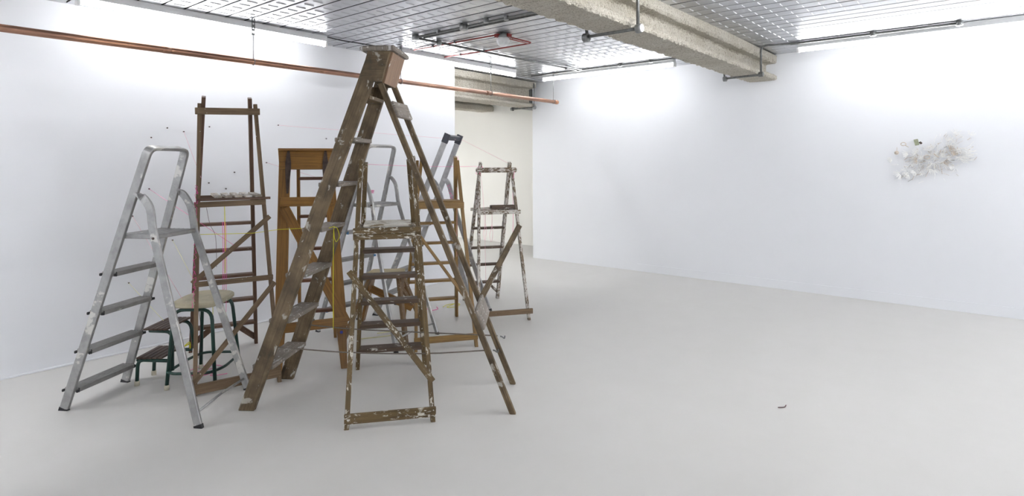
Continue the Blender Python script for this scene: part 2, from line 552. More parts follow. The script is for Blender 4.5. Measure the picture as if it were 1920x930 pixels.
# ------------------------------------------------------------------ beams with sprayed fireproofing
def ibeam(name, label, x0, x1, ya, yb, zb, zt, tf_b, tf_t, wy0, wy1, seed, jag=.007):
    """I section running along X, with lumpy coating"""
    r = random.Random(seed)
    c = (ya + yb) / 2
    prof = [(ya, zb + tf_b * .25), (ya + .014, zb), (c, zb), (yb - .014, zb), (yb, zb + tf_b * .25),
            (yb, zb + tf_b * .75), (yb - .03, zb + tf_b), (wy1 + .03, zb + tf_b * 1.25), (wy1, zb + tf_b * 1.6), (wy1, (zb + zt) / 2),
            (wy1, zt - tf_t * 1.15), (wy1 + .02, zt - tf_t), (yb - .02, zt - tf_t), (yb, zt - tf_t * .8), (yb, zt), (c, zt), (ya, zt),
            (ya, zt - tf_t * .8), (ya + .02, zt - tf_t), (wy0 - .02, zt - tf_t), (wy0, zt - tf_t * 1.15), (wy0, (zb + zt) / 2),
            (wy0, zb + tf_b * 1.6), (wy0 - .03, zb + tf_b * 1.25), (ya + .03, zb + tf_b), (ya, zb + tf_b * .75)]
    bm = new_bm()
    n = int((x1 - x0) / .03)
    rows = []
    for i in range(n + 1):
        x = x0 + (x1 - x0) * i / n
        row = []
        for (y, z) in prof:
            jj = jag if z < zt - .001 else 0
            row.append(bm.verts.new((x, y + r.uniform(-jj, jj), z + r.uniform(-jj, jj) * (1 if jj else 0))))
        rows.append(row)
    kk = len(prof)
    for i in range(n):
        for j in range(kk):
            f = bm.faces.new((rows[i][j], rows[i][(j + 1) % kk], rows[i + 1][(j + 1) % kk], rows[i + 1][j]))
    bm.faces.new(rows[0]); bm.faces.new(list(reversed(rows[-1])))
    o = link(name, bm, M['fireproof'])
    return tag(o, label, 'beam')

ibeam('ceiling_beam', 'rough pale fireproofed I-beam crossing the ceiling into the right wall', X0 + .01, RX + .02, 2.09, 2.435, 2.622, 2.925, .065, .10, 2.22, 2.29, 1)
ibeam('ceiling_beam', 'grey fireproofed I-beam over the doorway gap beside the left wall', 2.3, 7.68, 5.80, 6.15, 2.515, 2.915, .05, .10, 5.95, 6.02, 2, .004)
ibeam('ceiling_beam', 'low olive grey I-beam at the back, seen under the doorway beam', 2.3, FX + .02, 7.80, 8.16, 2.635, 2.925, .11, .07, 7.92, 8.0, 3, .004)
struct('gap_shade_1', M['steel_dark'], (7.70, 8.9, 5.97, 6.30, 2.52, 2.93))  # added dark block standing in for the shaded gap past the beam end

# ------------------------------------------------------------------ fluorescent battens
def batten(axis, a, b, c, label, group=None):
    """axis 'x': from x=a to b at y=c ; 'y': from y=a to b at x=c"""
    L = abs(b - a); mid = (a + b) / 2
    if axis == 'x': loc = (mid, c, ceil_z(mid) - .001); yaw = 0
    else: loc = (c, mid, ceil_z(c) - .001); yaw = 90
    t = thing('fluorescent_batten', label, 'ceiling light', loc, yaw, group)
    part_box('housing', M['white_enamel'], t, -L / 2, L / 2, -.04, .04, -.056, 0, bev=.004)
    for s in (-1, 1):
        bm = new_bm()
        box(bm, s * L / 2 - .012, s * L / 2 + .012, -.026, .026, -.108, -.054, .003)
        link('lamp_holder', bm, M['white_plastic'], t)
    bm = new_bm()
    tube(bm, [(-L / 2 + .012, 0, -.082), (L / 2 - .012, 0, -.082)], .019, 12)
    link('tube', bm, M['tube_fill' if group else 'tube'], t)
    return t
batten('x', 1.30, 3.38, 5.232, 'fluorescent strip light along the left wall, nearest to the camera')
batten('x', 4.37, 6.42, 5.232, 'fluorescent strip light above the doorway gap beside the left wall')
batten('y', 5.26, 3.16, 7.15, 'fluorescent strip light on the right wall side, left of the big beam')
batten('y', 1.69, -.41, 7.15, 'fluorescent strip light over the white wall sculpture, right of the beam')
G_ = 'added fill strip lights out of view'  # unseen battens added to lift the overall brightness of both spaces
OUT = 'added fill strip light, out of view'
for a, c in ((-1.75, 5.232), (2.8, .75), (5.0, -2.3), (-2.6, -4.1), (.4, -4.1), (3.4, -4.1), (-2.7, 3.4)):
    batten('x', a, a + 2.05, c, OUT, G_)
for a in (-1.9,): batten('y', a, a - 2.05, 7.15, OUT, G_)
for c in (8.8, 9.3, 9.8, 10.3):
    batten('x', 3.9, 5.95, c, OUT, G_)

bm = new_bm()
tube(bm, smooth_path([(3.40, 5.25, 2.893), (3.6, 5.27, 2.888), (3.9, 5.23, 2.885), (4.15, 5.25, 2.89), (4.36, 5.24, 2.893)], 5), .006, 6)
tag(link('ceiling_cable', bm, M['rubber']), 'thin black cable looping between the two left strip lights', 'cable')

# ------------------------------------------------------------------ copper pipe and its hangers
PY, PZ = 5.04, 2.50
pipe = thing('copper_pipe', 'long horizontal copper pipe hanging in front of the left wall', 'pipe', (0, PY, PZ))
part_tube('pipe_body', M['copper'], pipe, [(-2.6, 0, 0), (7.16, 0, 0)], .0265, 20)
for x in (1.83, 5.63):
    part_tube('coupling', M['copper'], pipe, [(x - .03, 0, 0), (x + .03, 0, 0)], .0277, 20)
part_tube('end_cap', M['copper'], pipe, [(7.13, 0, 0), (7.20, 0, 0), (7.212, 0, 0)], [.031, .031, .024], 20)
for x, lab in ((2.535, 'steel strap hanger on the copper pipe, left of the tall ladder top'), (4.20, 'steel strap hanger on the copper pipe, just right of the tall ladder top'), (5.70, 'thin steel hanger of the copper pipe in the doorway gap'), (7.10, 'last thin steel hanger at the right end of the copper pipe')):
    zc = ceil_z(x) - .002
    h = thing('pipe_hanger', lab, 'hanger', (x, PY, 0))
    bm = new_bm()
    # strap made of five short links so that its holes stay open
    zz = zc; seg = .036
    bar(bm, (0, 0, zc - .003), (.0, .05, zc - .003), .028, .003, (1, 0, 0), .0005)
    for i in range(4):
        for s in (-1, 1):
            bar(bm, (s * .0105, 0, zz), (s * .0105, 0, zz - seg), .009, .003, (1, 0, 0), 0)
        bar(bm, (0, 0, zz - seg + .009), (0, 0, zz - seg - .009), .030, .003, (1, 0, 0), 0)
        zz -= seg
    link('strap', bm, M['steel'], h)
    part_tube('rod', M['steel'], h, [(0, 0, zz), (0, 0, PZ + .03)], .0038, 8)
    bm = new_bm()
    tube(bm, [(0, .030 * math.cos(a), PZ + .030 * math.sin(a)) for a in [i * math.pi / 12 for i in range(25)]], .0035, 6)
    link('ring_clamp', bm, M['steel'], h)
for x in (-1.6,):
    h = thing('pipe_hanger', 'steel strap hanger of the copper pipe outside the picture frame', 'hanger', (x, PY, 0))
    part_tube('rod', M['steel'], h, [(0, 0, ceil_z(x)), (0, 0, PZ + .03)], .0038, 8)

# ------------------------------------------------------------------ conduits
def cond(name, label, path, r, mat, rad=.05, cat='conduit'):
    bm = new_bm(); tube(bm, round_corners(path, rad, 5), r, 10)
    t = thing(name, label, cat, (0, 0, 0))
    link('conduit_run', bm, mat, t)
    return t
def jbox(t, p, r=.033, h=.045, axis='z', mat=None, name='junction_box'):
    bm = new_bm()
    lathe(bm, [(r * .92, -h / 2), (r, -h / 2 + .004), (r, h / 2 - .004), (r * .92, h / 2)], p, axis, 18)
    return link(name, bm, mat or M['steel'], t)
Z4 = ceil_z(4) - .022
t = cond('conduit', 'grey steel conduit across the ceiling and down round the big beam', [(3.985, 4.55, Z4), (3.975, 2.62, Z4), (3.975, 2.60, Z4)], .0125, M['steel_dark'])
bm = new_bm(); tube(bm, round_corners([(3.975, 2.64, Z4), (3.975, 2.52, Z4), (3.975, 2.49, 2.60)], .04, 4), .0125, 10); link('conduit_run', bm, M['steel_dark'], t)
part_tube('conduit_run', M['steel_dark'], t, [(3.975, 2.50, 2.598), (3.955, 2.03, 2.592)], .0125)
bm = new_bm(); tube(bm, round_corners([(3.955, 2.035, 2.60), (3.955, 2.035, Z4), (3.955, 1.7, Z4), (3.955, Y0 + .02, Z4)], .05, 5), .0125, 10); link('conduit_run', bm, M['steel_dark'], t)
for p in ((3.985, 4.55, Z4),): jbox(t, p, .036, .05)
jbox(t, (3.98, 3.86, Z4), .040, .055)
jbox(t, (3.93, 3.53, Z4), .024, .04); jbox(t, (3.975, 3.33, Z4), .022, .04)
jbox(t, (3.975, 2.50, 2.592), .036, .045, 'y'); 
jbox(t, (3.955, 2.028, 2.592), .034, .040, 'y')
jbox(t, (3.955, 2.004, 2.592), .030, .010, 'y', M['white_plastic'], 'box_lid')
for y in (4.2, 3.0): part_box('saddle', M['steel'], t, 3.955, 4.0, y - .008, y + .008, Z4 - .008, Z4 + .02)
t = cond('conduit', 'second thin steel conduit beside the round ceiling boxes', [(4.055, 4.50, Z4), (4.045, 2.55, Z4)], .009, M['steel_dark'])
t = cond('conduit', 'grey steel conduit running above the copper pipe toward the right wall', [(4.0, 4.56, Z4), (5.6, 4.585, ceil_z(5.6) - .02), (7.03, 4.58, ceil_z(7.03) - .02)], .0115, M['steel_dark'])
jbox(t, (4.33, 4.567, ceil_z(4.3) - .024), .028, .05)
jbox(t, (6.75, 4.57, ceil_z(6.75) - .022), .024, .04)
t = cond('conduit', 'short steel conduit along the ceiling joining the right strip light line', [(5.57, 4.545, ceil_z(5.6) - .03), (6.2, 4.50, ceil_z(6.2) - .02), (7.03, 4.50, ceil_z(7.03) - .02)], .009, M['steel'])
ZR = ceil_z(7.05) - .018
t = cond('conduit', 'steel conduit along the right strip lights, bending down round the beam end', [(7.06, 5.42, ZR), (7.06, 2.56, ZR)], .0105, M['steel'])
for y in (4.57, 3.90, 3.45): jbox(t, (7.06, y, ZR), .026, .035)
bm = new_bm(); tube(bm, round_corners([(7.06, 2.62, ZR), (7.06, 2.50, ZR), (7.06, 2.49, 2.60)], .04, 4), .0105, 10); link('conduit_run', bm, M['steel_dark'], t)
part_tube('conduit_run', M['steel_dark'], t, [(7.06, 2.50, 2.598), (6.93, 2.03, 2.585)], .0125)
bm = new_bm(); tube(bm, round_corners([(6.93, 2.03, 2.59), (6.93, 2.03, ZR), (7.03, 1.72, ZR), (7.04, .24, ZR)], .07, 6), .0115, 10); link('conduit_run', bm, M['steel_dark'], t)
part_tube('conduit_run', M['steel'], t, [(7.065, 1.75, ZR), (7.065, .24, ZR)], .010)
jbox(t, (7.05, 2.48, 2.592), .030, .04, 'y'); jbox(t, (6.93, 2.03, 2.590), .028, .05, 'y', M['steel_dark'])
jbox(t, (7.045, .24, ZR), .030, .045); jbox(t, (7.045, .95, ZR), .030, .045)
t = cond('conduit', 'short steel conduit on the doorway beam with a horizontal arm', [(7.60, 5.78, 2.89), (7.60, 5.78, 2.50)], .011, M['steel'])
part_tube('conduit_run', M['steel_dark'], t, [(7.60, 5.78, 2.497), (7.56, 6.20, 2.492)], .0125)
jbox(t, (7.60, 5.775, 2.497), .032, .04, 'y'); jbox(t, (7.56, 6.21, 2.492), .032, .04, 'y', M['steel_dark'])

ZD = ceil_z(4.5) - .012
t = thing('fire_alarm_sounder', 'white domed fire alarm sounder with its red conduits on the ceiling', 'alarm', (4.52, 3.83, ceil_z(4.52)))
bm = new_bm()
lathe(bm, [(.050, 0), (.050, -.045)], (0, 0, 0)); link('base', bm, M['steel'], t)
bm = new_bm()
lathe(bm, [(.048, -.040), (.062, -.052), (.068, -.068), (.066, -.082), (.060, -.090), (.050, -.100), (.047, -.118), (.034, -.128), (.008, -.131)], (0, 0, 0), 'z', 24)
link('dome', bm, M['white_plastic'], t, True)
bm = new_bm()
for i in range(14):
    a = i * 2 * math.pi / 14
    bar(bm, (.058 * math.cos(a), .058 * math.sin(a), -.088), (.047 * math.cos(a), .047 * math.sin(a), -.116), .008, .010, (-math.sin(a), math.cos(a), 0), .001)
link('grille_ribs', bm, M['white_enamel'], t)
for i, path in enumerate(([(-.06, -.0, -.02), (-.06, .07, -.02), (-.045, .55, -.012), (-.05, 1.30, -.012)],
                          [(.05, .0, -.02), (.50, .015, -.014), (.515, .10, -.014), (.515, .75, -.014), (.49, 1.43, -.012)],
                          [(.05, .02, -.030), (.46, .03, -.030)])):
    bm = new_bm(); tube(bm, round_corners(path, .05, 4), .0075 if i < 2 else .006, 8)
    link('red_conduit', bm, M['red_paint'], t)
for p in ((-.03, .045), (.03, -.045)):
    part_box('red_gland', M['red_paint'], t, p[0] - .03, p[0] + .03, p[1] - .02, p[1] + .02, -.038, -.006)
for p in ((-.045, .64), (-.05, .98), (.515, .72), (.50, 1.1)):
    part_box('saddle', M['steel'], t, p[0] - .014, p[0] + .014, p[1] - .008, p[1] + .008, -.024, 0)

# ------------------------------------------------------------------ aluminium ladders
def lerp(a, b, t): return tuple(x + (y - x) * t for x, y in zip(a, b))

def alum_ladder(label, loc, yaw, hw, ks, ka, zs, ztop, zbend, near, far, tread_depth, width, cap_mat, mat, handle='loop', yplat=None, leg_w=.045, bar_z=.08):
    t = thing('aluminium_stepladder', label, 'ladder', (*loc, 0), yaw)
    P = lambda s, z: V((s * (hw - ks * z), -ka * z, z))
    N = V((0, 1, ka)).normalized()            # normal of the step frame
    w = width
    for s in (-1, 1):
        bm = new_bm()
        sweep_rect(bm, [P(s, .010), P(s, zbend)], w, .022, N, .004, True)
        link('stile', bm, mat, t)
        bm = new_bm()
        sweep_rect(bm, [P(s, .0), P(s, .014)], w + .004, .026, N, .004, True)
        link('foot', bm, M['rubber'], t)
    if handle == 'loop':
        pl, pr = P(-1, zbend), P(1, zbend)
        tl, tr = P(-1, ztop), P(1, ztop)
        path = round_corners([pl, tl, tr, pr], .075, 7)
        bm = new_bm(); sweep_rect(bm, path, w, .022, N, .004)
        link('handle', bm, mat, t)
    else:
        for s in (-1, 1):
            bm = new_bm(); sweep_rect(bm, [P(s, zbend), P(s, ztop)], w + .008, .032, N, .006)
            link('end_cap', bm, M['black_plastic'], t)
        bm = new_bm(); bar(bm, P(-1, ztop - .035), P(1, ztop - .035), w * .8, .05, N, .006)
        link('handle', bm, M['black_plastic'], t)
    for z in zs:
        a, b = P(-1, z), P(1, z)
        bm = new_bm()
        bar(bm, a + V((.008, 0, 0)), b - V((.008, 0, 0)), tread_depth, .028, (0, 1, 0), .004)
        for i in range(5):
            y = -tread_depth / 2 + tread_depth * (i + .5) / 5
            bar(bm, a + V((.012, y, .0145)), b + V((-.012, y, .0145)), tread_depth / 9, .003, (0, 1, 0), 0)
        tr = link('tread', bm, M['tread_alum'], t)
        for s in (-1, 1):
            c = P(s, z)
            bm = new_bm()
            bar(bm, c + V((-s * .010, 0, 0)), c + V((-s * .020, 0, 0)), tread_depth + .004, .030, (0, 1, 0), .004)
            for q in (-1, 1):
                bar(bm, c + V((-s * .012, q * (tread_depth / 2 - .002), -.002)), c + V((s * .008, q * (tread_depth / 2 + .002), -.002)), .012, .018, (0, 1, 0), .004)
            link('tread_end', bm, cap_mat, t)
    # platform between the step frame and the rear legs
    zp, yb = yplat
    a, b = P(-1, zp), P(1, zp)
    bm = new_bm()
    y0 = a.y + w * .5
    hwp = hw - ks * zp - .012
    bar(bm, (-hwp, (y0 + yb) / 2, zp), (hwp, (y0 + yb) / 2, zp), abs(y0 - yb), .028, (0, 1, 0), .004)
    for i in range(8):
        y = yb + (y0 - yb) * (i + .5) / 8
        bar(bm, (-hwp + .01, y, zp + .0145), (hwp - .01, y, zp + .0145), .012, .003, (0, 1, 0), 0)
    link('platform', bm, mat, t)
    for side, pts in ((-1, near), (1, far)):
        pts = [V(p) for p in pts]
        bend = smooth_path(pts[:-1], 5)
        nn = V((0, 1, .3)).normalized()
        foot = pts[-1].copy(); last = bend[-1]
        d = (last - foot).normalized()
        cut = foot + d * .014
        bm = new_bm(); sweep_rect(bm, bend + [lerp_v(last, cut, .5), cut], leg_w, .020, nn, .004)
        link('rear_leg', bm, mat, t)
        bm = new_bm(); sweep_rect(bm, [cut + d * .004, foot], leg_w + .004, .024, nn, .004, False, True)
        link('foot', bm, M['rubber'], t)
        # rivet that fixes the platform to the leg
        q = min(range(len(bend)), key=lambda i: abs(bend[i].z - zp))
        bm = new_bm(); lathe(bm, [(.008, -.016), (.008, .016)], bend[-1] if bend[-1].z > zp - .05 else bend[q], 'x', 10)
        link('rivet', bm, M['iron'], t)
    n0, f0 = V(near[-1]), V(far[-1])
    n1, f1 = V(near[-2]), V(far[-2])
    a = n0 + (n1 - n0) * (bar_z / n1.z); b = f0 + (f1 - f0) * (bar_z / f1.z)
    mid = (a + b) / 2 + V((0, 0, .012))
    part_tube('spreader_bar', mat, t, [a, mid, b], .008)
    return t
def lerp_v(a, b, t): return a + (b - a) * t

alum_ladder('silver aluminium stepladder with a rounded handrail, leftmost and nearest the left edge',
            (1.291, 4.799), 30.67, .2475, .045, .328, (.128, .378, .63, .883), 1.705, 1.60,
            [(-.184, -.485, 1.405), (-.206, -.545, 1.385), (-.218, -.607, 1.318), (-.230, -.635, 1.2), (-.237, -.655, 1.127), (-.350, -1.046, 0)],
            [(.184, -.480, 1.405), (.186, -.530, 1.380), (.190, -.579, 1.300), (.194, -.598, 1.2), (.196, -.606, 1.127), (.236, -.988, 0)],
            .105, .060, M['rubber'], M['alum'], yplat=(1.128, -.625), leg_w=.050)
alum_ladder('dull aluminium stepladder with rounded handrail and blue tread ends, behind the front painted ladder',
            (3.356, 4.979), 5.8, .25, .045, .342, (.207, .447, .69, .955), 1.757, 1.66,
            [(-.184, -.50, 1.46), (-.186, -.575, 1.44), (-.190, -.635, 1.36), (-.201, -.693, 1.223), (-.218, -.743, 1.014), (-.299, -1.079, 0)],
            [(.184, -.50, 1.47), (.190, -.545, 1.45), (.196, -.59, 1.38), (.208, -.609, 1.22), (.221, -.659, 1.058), (.306, -1.007, 0)],
            .085, .044, M['blue_plastic'], M['alum'], yplat=(1.213, -.66), leg_w=.034, bar_z=.10)
alum_ladder('leaning aluminium stepladder with black plastic caps on its top',
            (4.041, 5.104), 22.47, .235, .035, .424, (.205, .445, .685, .925), 1.895, 1.805,
            [(-.185, -.60, 1.43), (-.186, -.66, 1.40), (-.189, -.71, 1.32), (-.193, -.755, 1.18), (-.199, -.80, 1.03), (-.235, -1.14, 0)],
            [(.182, -.60, 1.43), (.176, -.65, 1.39), (.178, -.685, 1.30), (.186, -.712, 1.18), (.198, -.75, 1.03), (.282, -1.088, 0)],
            .085, .058, M['black_plastic'], M['alum_dull'], handle='caps', yplat=(1.17, -.70), leg_w=.050)

# ------------------------------------------------------------------ wooden ladders
def tread_set(t, mat, zs, left, right, afun, depth, th, nose=0.0):
    for z in zs:
        l, r = left(z), right(z)
        part_bar('step', mat, t, (l, afun(z) + nose, z), (r, afun(z) + nose, z), depth, th, (0, 1, 0), .004)

# --- tall reddish brown ladder with open top
t = thing('wooden_stepladder', 'very tall slender reddish brown ladder with slatted platform and open top frame', 'ladder', (2.33, 5.174, 0), -22.21)
A_ = lambda z: -.335 * z
part_bar('stile', M['wood_red'], t, (-.256, 0, 0), (-.155, A_(2.106), 2.106), .055, .028, (0, 1, 0), flat=(True, False))
part_bar('stile', M['wood_red'], t, (.256, 0, 0), (.161, A_(2.109), 2.109), .055, .028, (0, 1, 0), flat=(True, False))
tread_set(t, M['wood_red'], (.212, .436, .657, .886, 1.112), lambda z: -.25 + .047 * z, lambda z: .25 - .045 * z, A_, .085, .024)
for s in (-1, 1):
    part_bar('bracket', M['wood_red'], t, (s * .10, A_(.20), .195), (s * .247, A_(.05) - .005, .062), .025, .045, (0, 1, 0))
part_bar('support_leg', M['wood_red_worn'], t, (-.2205, -1.09, 0), (-.183, -.711, 2.05), .030, .028, (0, 1, 0), flat=(True, False))
part_bar('support_leg', M['wood_red_worn'], t, (.325, -1.09, 0), (.199, -.709, 2.06), .030, .028, (0, 1, 0), flat=(True, False))
part_bar('top_rail', M['wood_red_worn'], t, (-.214, -.745, 1.992), (.230, -.745, 2.002), .024, .050, (0, 1, 0), .003)
part_bar('cross_rail', M['wood_red_worn'], t, (-.232, -.975, .745), (.296, -.978, .752), .020, .036, (0, 1, 0))
part_bar('brace', M['wood_red_worn'], t, (.282, -.900, 1.20), (-.235, -.972, .755), .016, .034, (0, 1, 0))
part_bar('brace', M['wood_red_worn'], t, (.307, -.988, .715), (-.232, -1.095, .085), .016, .034, (0, 1, 0))
part_bar('bottom_rail', M['wood_red_worn'], t, (-.222, -1.102, .045), (.336, -1.098, .075), .022, .068, (0, 1, 0))
part_bar('platform_frame', M['wood_red_worn'], t, (-.222, -.872, 1.302), (.258, -.872, 1.308), .022, .040, (0, 1, 0))
part_bar('platform_frame', M['wood_red'], t, (-.200, -.872, 1.338), (.290, -.872, 1.338), .026, .018, (0, 1, 0))
part_bar('platform_frame', M['wood_red'], t, (-.210, -.472, 1.335), (.215, -.472, 1.335), .026, .030, (0, 1, 0))
for s in (-.195, .195): part_bar('platform_frame', M['wood_red'], t, (s, -.86, 1.325), (s, -.48, 1.325), .022, .022, (1, 0, 0))
for i in range(5):
    s = -.085 + .068 * i
    part_bar('platform_slat', M['wood_slat'], t, (s + .02, -.885, 1.356), (s, -.458, 1.360), .048, .016, (1, 0, 0), .002)

# --- wide orange brown ladder
t = thing('wooden_stepladder', 'varnished orange brown ladder with wide legs and a solid hinged top panel', 'ladder', (2.494, 4.053, 0), -35.51)
F_ = lambda z: .28 * z
def fbar(name, mat, s0, z0, s1, z1, w, t_=.022, off=0.0, **k):
    return part_bar(name, mat, t, (s0, F_(z0) + off, z0), (s1, F_(z1) + off, z1), t_, w, (0, 1, -.28), **k)
part_bar('front_leg', M['wood_orange'], t, (-.245, 0, 0), (-.238, F_(.5), .5), .050, .028, (1, 0, 0), flat=(True, False), w2=.088)
part_bar('front_leg', M['wood_orange'], t, (-.238, F_(.5), .5), (-.243, F_(1.64), 1.64), .088, .028, (1, 0, 0))
part_bar('front_leg', M['wood_orange'], t, (.236, 0, 0), (.205, F_(.42), .42), .048, .028, (1, 0, 0), flat=(True, False), w2=.088)
part_bar('front_leg', M['wood_orange'], t, (.205, F_(.42), .42), (.098, F_(1.64), 1.64), .088, .028, (1, 0, 0))
def PF(s, z, off=0): return V((s, F_(z) + off, z))
bm = new_bm(); prism(bm, [PF(-.294, 1.705), PF(.160, 1.705), PF(.140, 1.545), PF(-.280, 1.545)], (0, -.028, .008), (0, -.006, .002))
link('top_panel', bm, M['wood_orange'], t)
part_bar('top_cap', M['wood_orange'], t, (-.292, .50, 1.716), (.158, .50, 1.716), .16, .020, (0, 1, 0), .003)
for s, zb in ((-.212, 1.345), (.082, 1.345)):
    bm = new_bm(); prism(bm, [PF(s - .008, 1.700), PF(s + .008, 1.700), PF(s + .022, 1.60), PF(s + .022, 1.535), PF(s + .008, zb), PF(s - .008, zb), PF(s - .022, 1.535), PF(s - .022, 1.60)], (0, -.036, .01), (0, -.029, .008))
    link('strap_hinge', bm, M['iron'], t)
fbar('cross_board', M['wood_orange'], -.268, 1.285, .150, 1.285, .075, .020, -.026)
fbar('bottom_board', M['wood_orange'], -.262, .325, .262, .345, .075, .020, -.028)
fbar('brace', M['wood_orange'], -.232, 1.235, .250, .335, .078, .016, -.022)
bm = new_bm(); lathe(bm, [(.012, -.002), (.012, .002)], (.215, .065 - .02, .268), 'y', 12); link('blue_dot', bm, M['blue_tape'], t)
bm = new_bm(); lathe(bm, [(.012, -.002), (.012, .002)], (-.236, .062 - .02, .262), 'y', 12); link('blue_dot', bm, M['blue_tape'], t)
R_ = lambda z: .866 - .22 * z
part_bar('rear_stile', M['wood_orange'], t, (-.165, R_(0), 0), (-.140, R_(1.70), 1.70), .050, .026, (0, 1, 0), flat=(True, False))
part_bar('rear_stile', M['wood_orange'], t, (.143, R_(0), 0), (.095, R_(1.70), 1.70), .050, .026, (0, 1, 0), flat=(True, False))
for z in (.27, .56, .85, 1.14, 1.47):
    part_bar('rung', M['wood_orange_dark'], t, (-.165 + .015 * z, R_(z), z), (.143 - .028 * z, R_(z), z), .060, .026, (0, 1, 0), .004)
for s in (-.252, .120): part_bar('top_cheek', M['wood_orange'], t, (s, F_(1.6) + .0, 1.62), (s, .56, 1.62), .02, .16, (1, 0, 0))

# --- the tallest ladder in the middle
t = thing('wooden_stepladder', 'tallest old wooden stepladder in the middle with broad grey brown sides and boxed top', 'ladder', (2.056, 3.899, 0), 34.76)
S_ = lambda z: .276 - .054 * z
E_ = lambda z: -.356 * z
NE = (0, 1, .356)
for s in (-1, 1):
    part_bar('stile', M['wood_big'], t, (s * S_(0), 0, 0), (s * S_(2.33), E_(2.33), 2.33), .100, .030, NE, bev=.004, flat=(True, True))
for k in range(6):
    z = .272 + .2965 * k
    part_bar('step', M['wood_big_tread'], t, (-S_(z) + .012, E_(z) + .004, z), (S_(z) - .012, E_(z) + .004, z), .142, .028, (0, 1, 0), .004)
z = 2.035
part_bar('step', M['wood_big'], t, (-S_(z) + .012, E_(z), z), (S_(z) - .012, E_(z), z), .12, .026, (0, 1, 0), .004)
part_bar('riser_board', M['wood_big'], t, (-S_(z) + .013, E_(2.07) + .038, 2.085), (S_(z) - .013, E_(2.07) + .038, 2.085), .018, .11, (0, 1, .356), .003)
for s in (-1, 1):
    bm = new_bm()
    o = s * .158
    prism(bm, [V((o, -.778, 2.333)), V((o, -.925, 2.333)), V((o, -.868, 2.135)), V((o, -.72, 2.135))], (-.017, 0, 0), (.017, 0, 0))
    link('cheek_board', bm, M['wood_big'], t)
part_bar('back_panel', M['wood_pink'], t, (0, -.872, 2.128), (0, -.932, 2.332), .285, .016, (1, 0, 0), .002)
bm = new_bm()
bar(bm, (-.190, -.845, 2.352), (.190, -.845, 2.352), .235, .034, (0, 1, 0), .012)
link('top_cap', bm, M['wood_big_tread'], t)
BN = lambda z: V((-.208 + .0402 * z, -1.727 + .4135 * z, z))
BF = lambda z: V((.291 - .075 * z, -1.687 + .384 * z, z))
part_bar('rear_leg', M['wood_big'], t, BN(0), BN(2.13), .038, .028, (0, 1, 0), .004, flat=(True, False))
part_bar('rear_leg', M['wood_big'], t, BF(0), BF(2.15), .038, .028, (0, 1, 0), .004, flat=(True, False))
for z0, z1, mt in ((1.905, 2.02, 'wood_big_tread'), (.525, .665, 'wood_big_tread')):
    zc = (z0 + z1) / 2
    a, b = BN(zc), BF(zc)
    off = V((0, -.030, -.008))
    bm = new_bm()
    a2, b2 = a + off + V((-.008, 0, 0)), b + off + V((.008, 0, 0))
    bar(bm, a2, b2, z1 - z0, .026, (0, .40, 1), .006)
    link('cross_board', bm, M[mt], t)
part_tube('rope', M['rope'], t, smooth_path([(-.235, -.10, .405), (-.25, -.20, .405), (-.238, -.65, .377), (-.218, -1.15, .374), (-.192, -1.585, .398)], 4), .0045, 8)
part_tube('rope', M['rope'], t, smooth_path([(.240, -.10, .42), (.253, -.13, .415), (.256, -.50, .385), (.259, -1.0, .370), (.262, -1.58, .355)], 4), .0045, 8)
for p in ((-.192, -1.60, .398), (.262, -1.60, .352)):
    bm = new_bm()
    tube(bm, smooth_path([V(p), V(p) + V((.008, -.010, -.006)), V(p) + V((.02, -.026, -.020)), V(p) + V((.022, -.03, -.002))], 4), .005, 8)
    link('rope_hook', bm, M['steel_dark'], t)
bm = new_bm(); tube(bm, smooth_path([(.28, -.16, .43), (.31, -.17, .44), (.33, -.19, .425)], 4), .008, 8); link('rope_knot', bm, M['rope'], t)

# --- paint splattered ladder in front
t = thing('wooden_stepladder', 'paint-splattered brown ladder standing nearest the camera with white-caked platform', 'ladder', (2.275, 2.841, 0), -38.95)
Q_ = lambda z: .36 * z
R2 = lambda z: 1.05 - .283 * z
part_bar('front_leg', M['wood_paint'], t, (-.258, 0, 0), (-.197, Q_(1.62), 1.625), .030, .030, (0, 1, 0), .003, flat=(True, False))
part_bar('front_leg', M['wood_paint'], t, (.258, 0, 0), (.163, Q_(1.64), 1.645), .030, .030, (0, 1, 0), .003, flat=(True, False))
part_bar('rear_stile', M['wood_paint'], t, (-.252, R2(0), 0), (-.166, R2(1.60), 1.60), .058, .030, (0, 1, 0), .003, flat=(True, False))
part_bar('rear_stile', M['wood_paint'], t, (.262, R2(0), 0), (.132, R2(1.62), 1.62), .058, .030, (0, 1, 0), .003, flat=(True, False))
tread_set(t, M['wood_paint_dark'], (.163, .364, .555, .757, .957), lambda z: -.245 + .052 * z, lambda z: .255 - .078 * z, R2, .115, .030)
part_bar('platform_frame', M['wood_paint'], t, (-.240, .378, 1.146), (.208, .378, 1.148), .026, .040, (0, 1, 0), .003)
part_bar('platform_frame', M['wood_paint'], t, (-.240, .390, 1.106), (.208, .390, 1.108), .026, .040, (0, 1, 0), .003)
for s in (-.205, .165): part_bar('platform_frame', M['wood_paint'], t, (s, .40, 1.145), (s, .735, 1.145), .026, .04, (1, 0, 0), .003)
part_bar('platform_frame', M['wood_paint'], t, (-.20, .765, 1.150), (.165, .765, 1.150), .022, .04, (0, 1, 0), .003)
part_bar('platform_board', M['wood_paint_top'], t, (-.175, .475, 1.176), (.145, .475, 1.176), .150, .020, (0, 1, 0), .004)
part_bar('platform_board', M['wood_paint_top'], t, (-.175, .632, 1.176), (.145, .632, 1.176), .150, .020, (0, 1, 0), .004)
part_bar('bottom_rail', M['wood_paint'], t, (-.272, -.004, .062), (.276, -.004, .062), .020, .060, (0, 1, 0), .003)
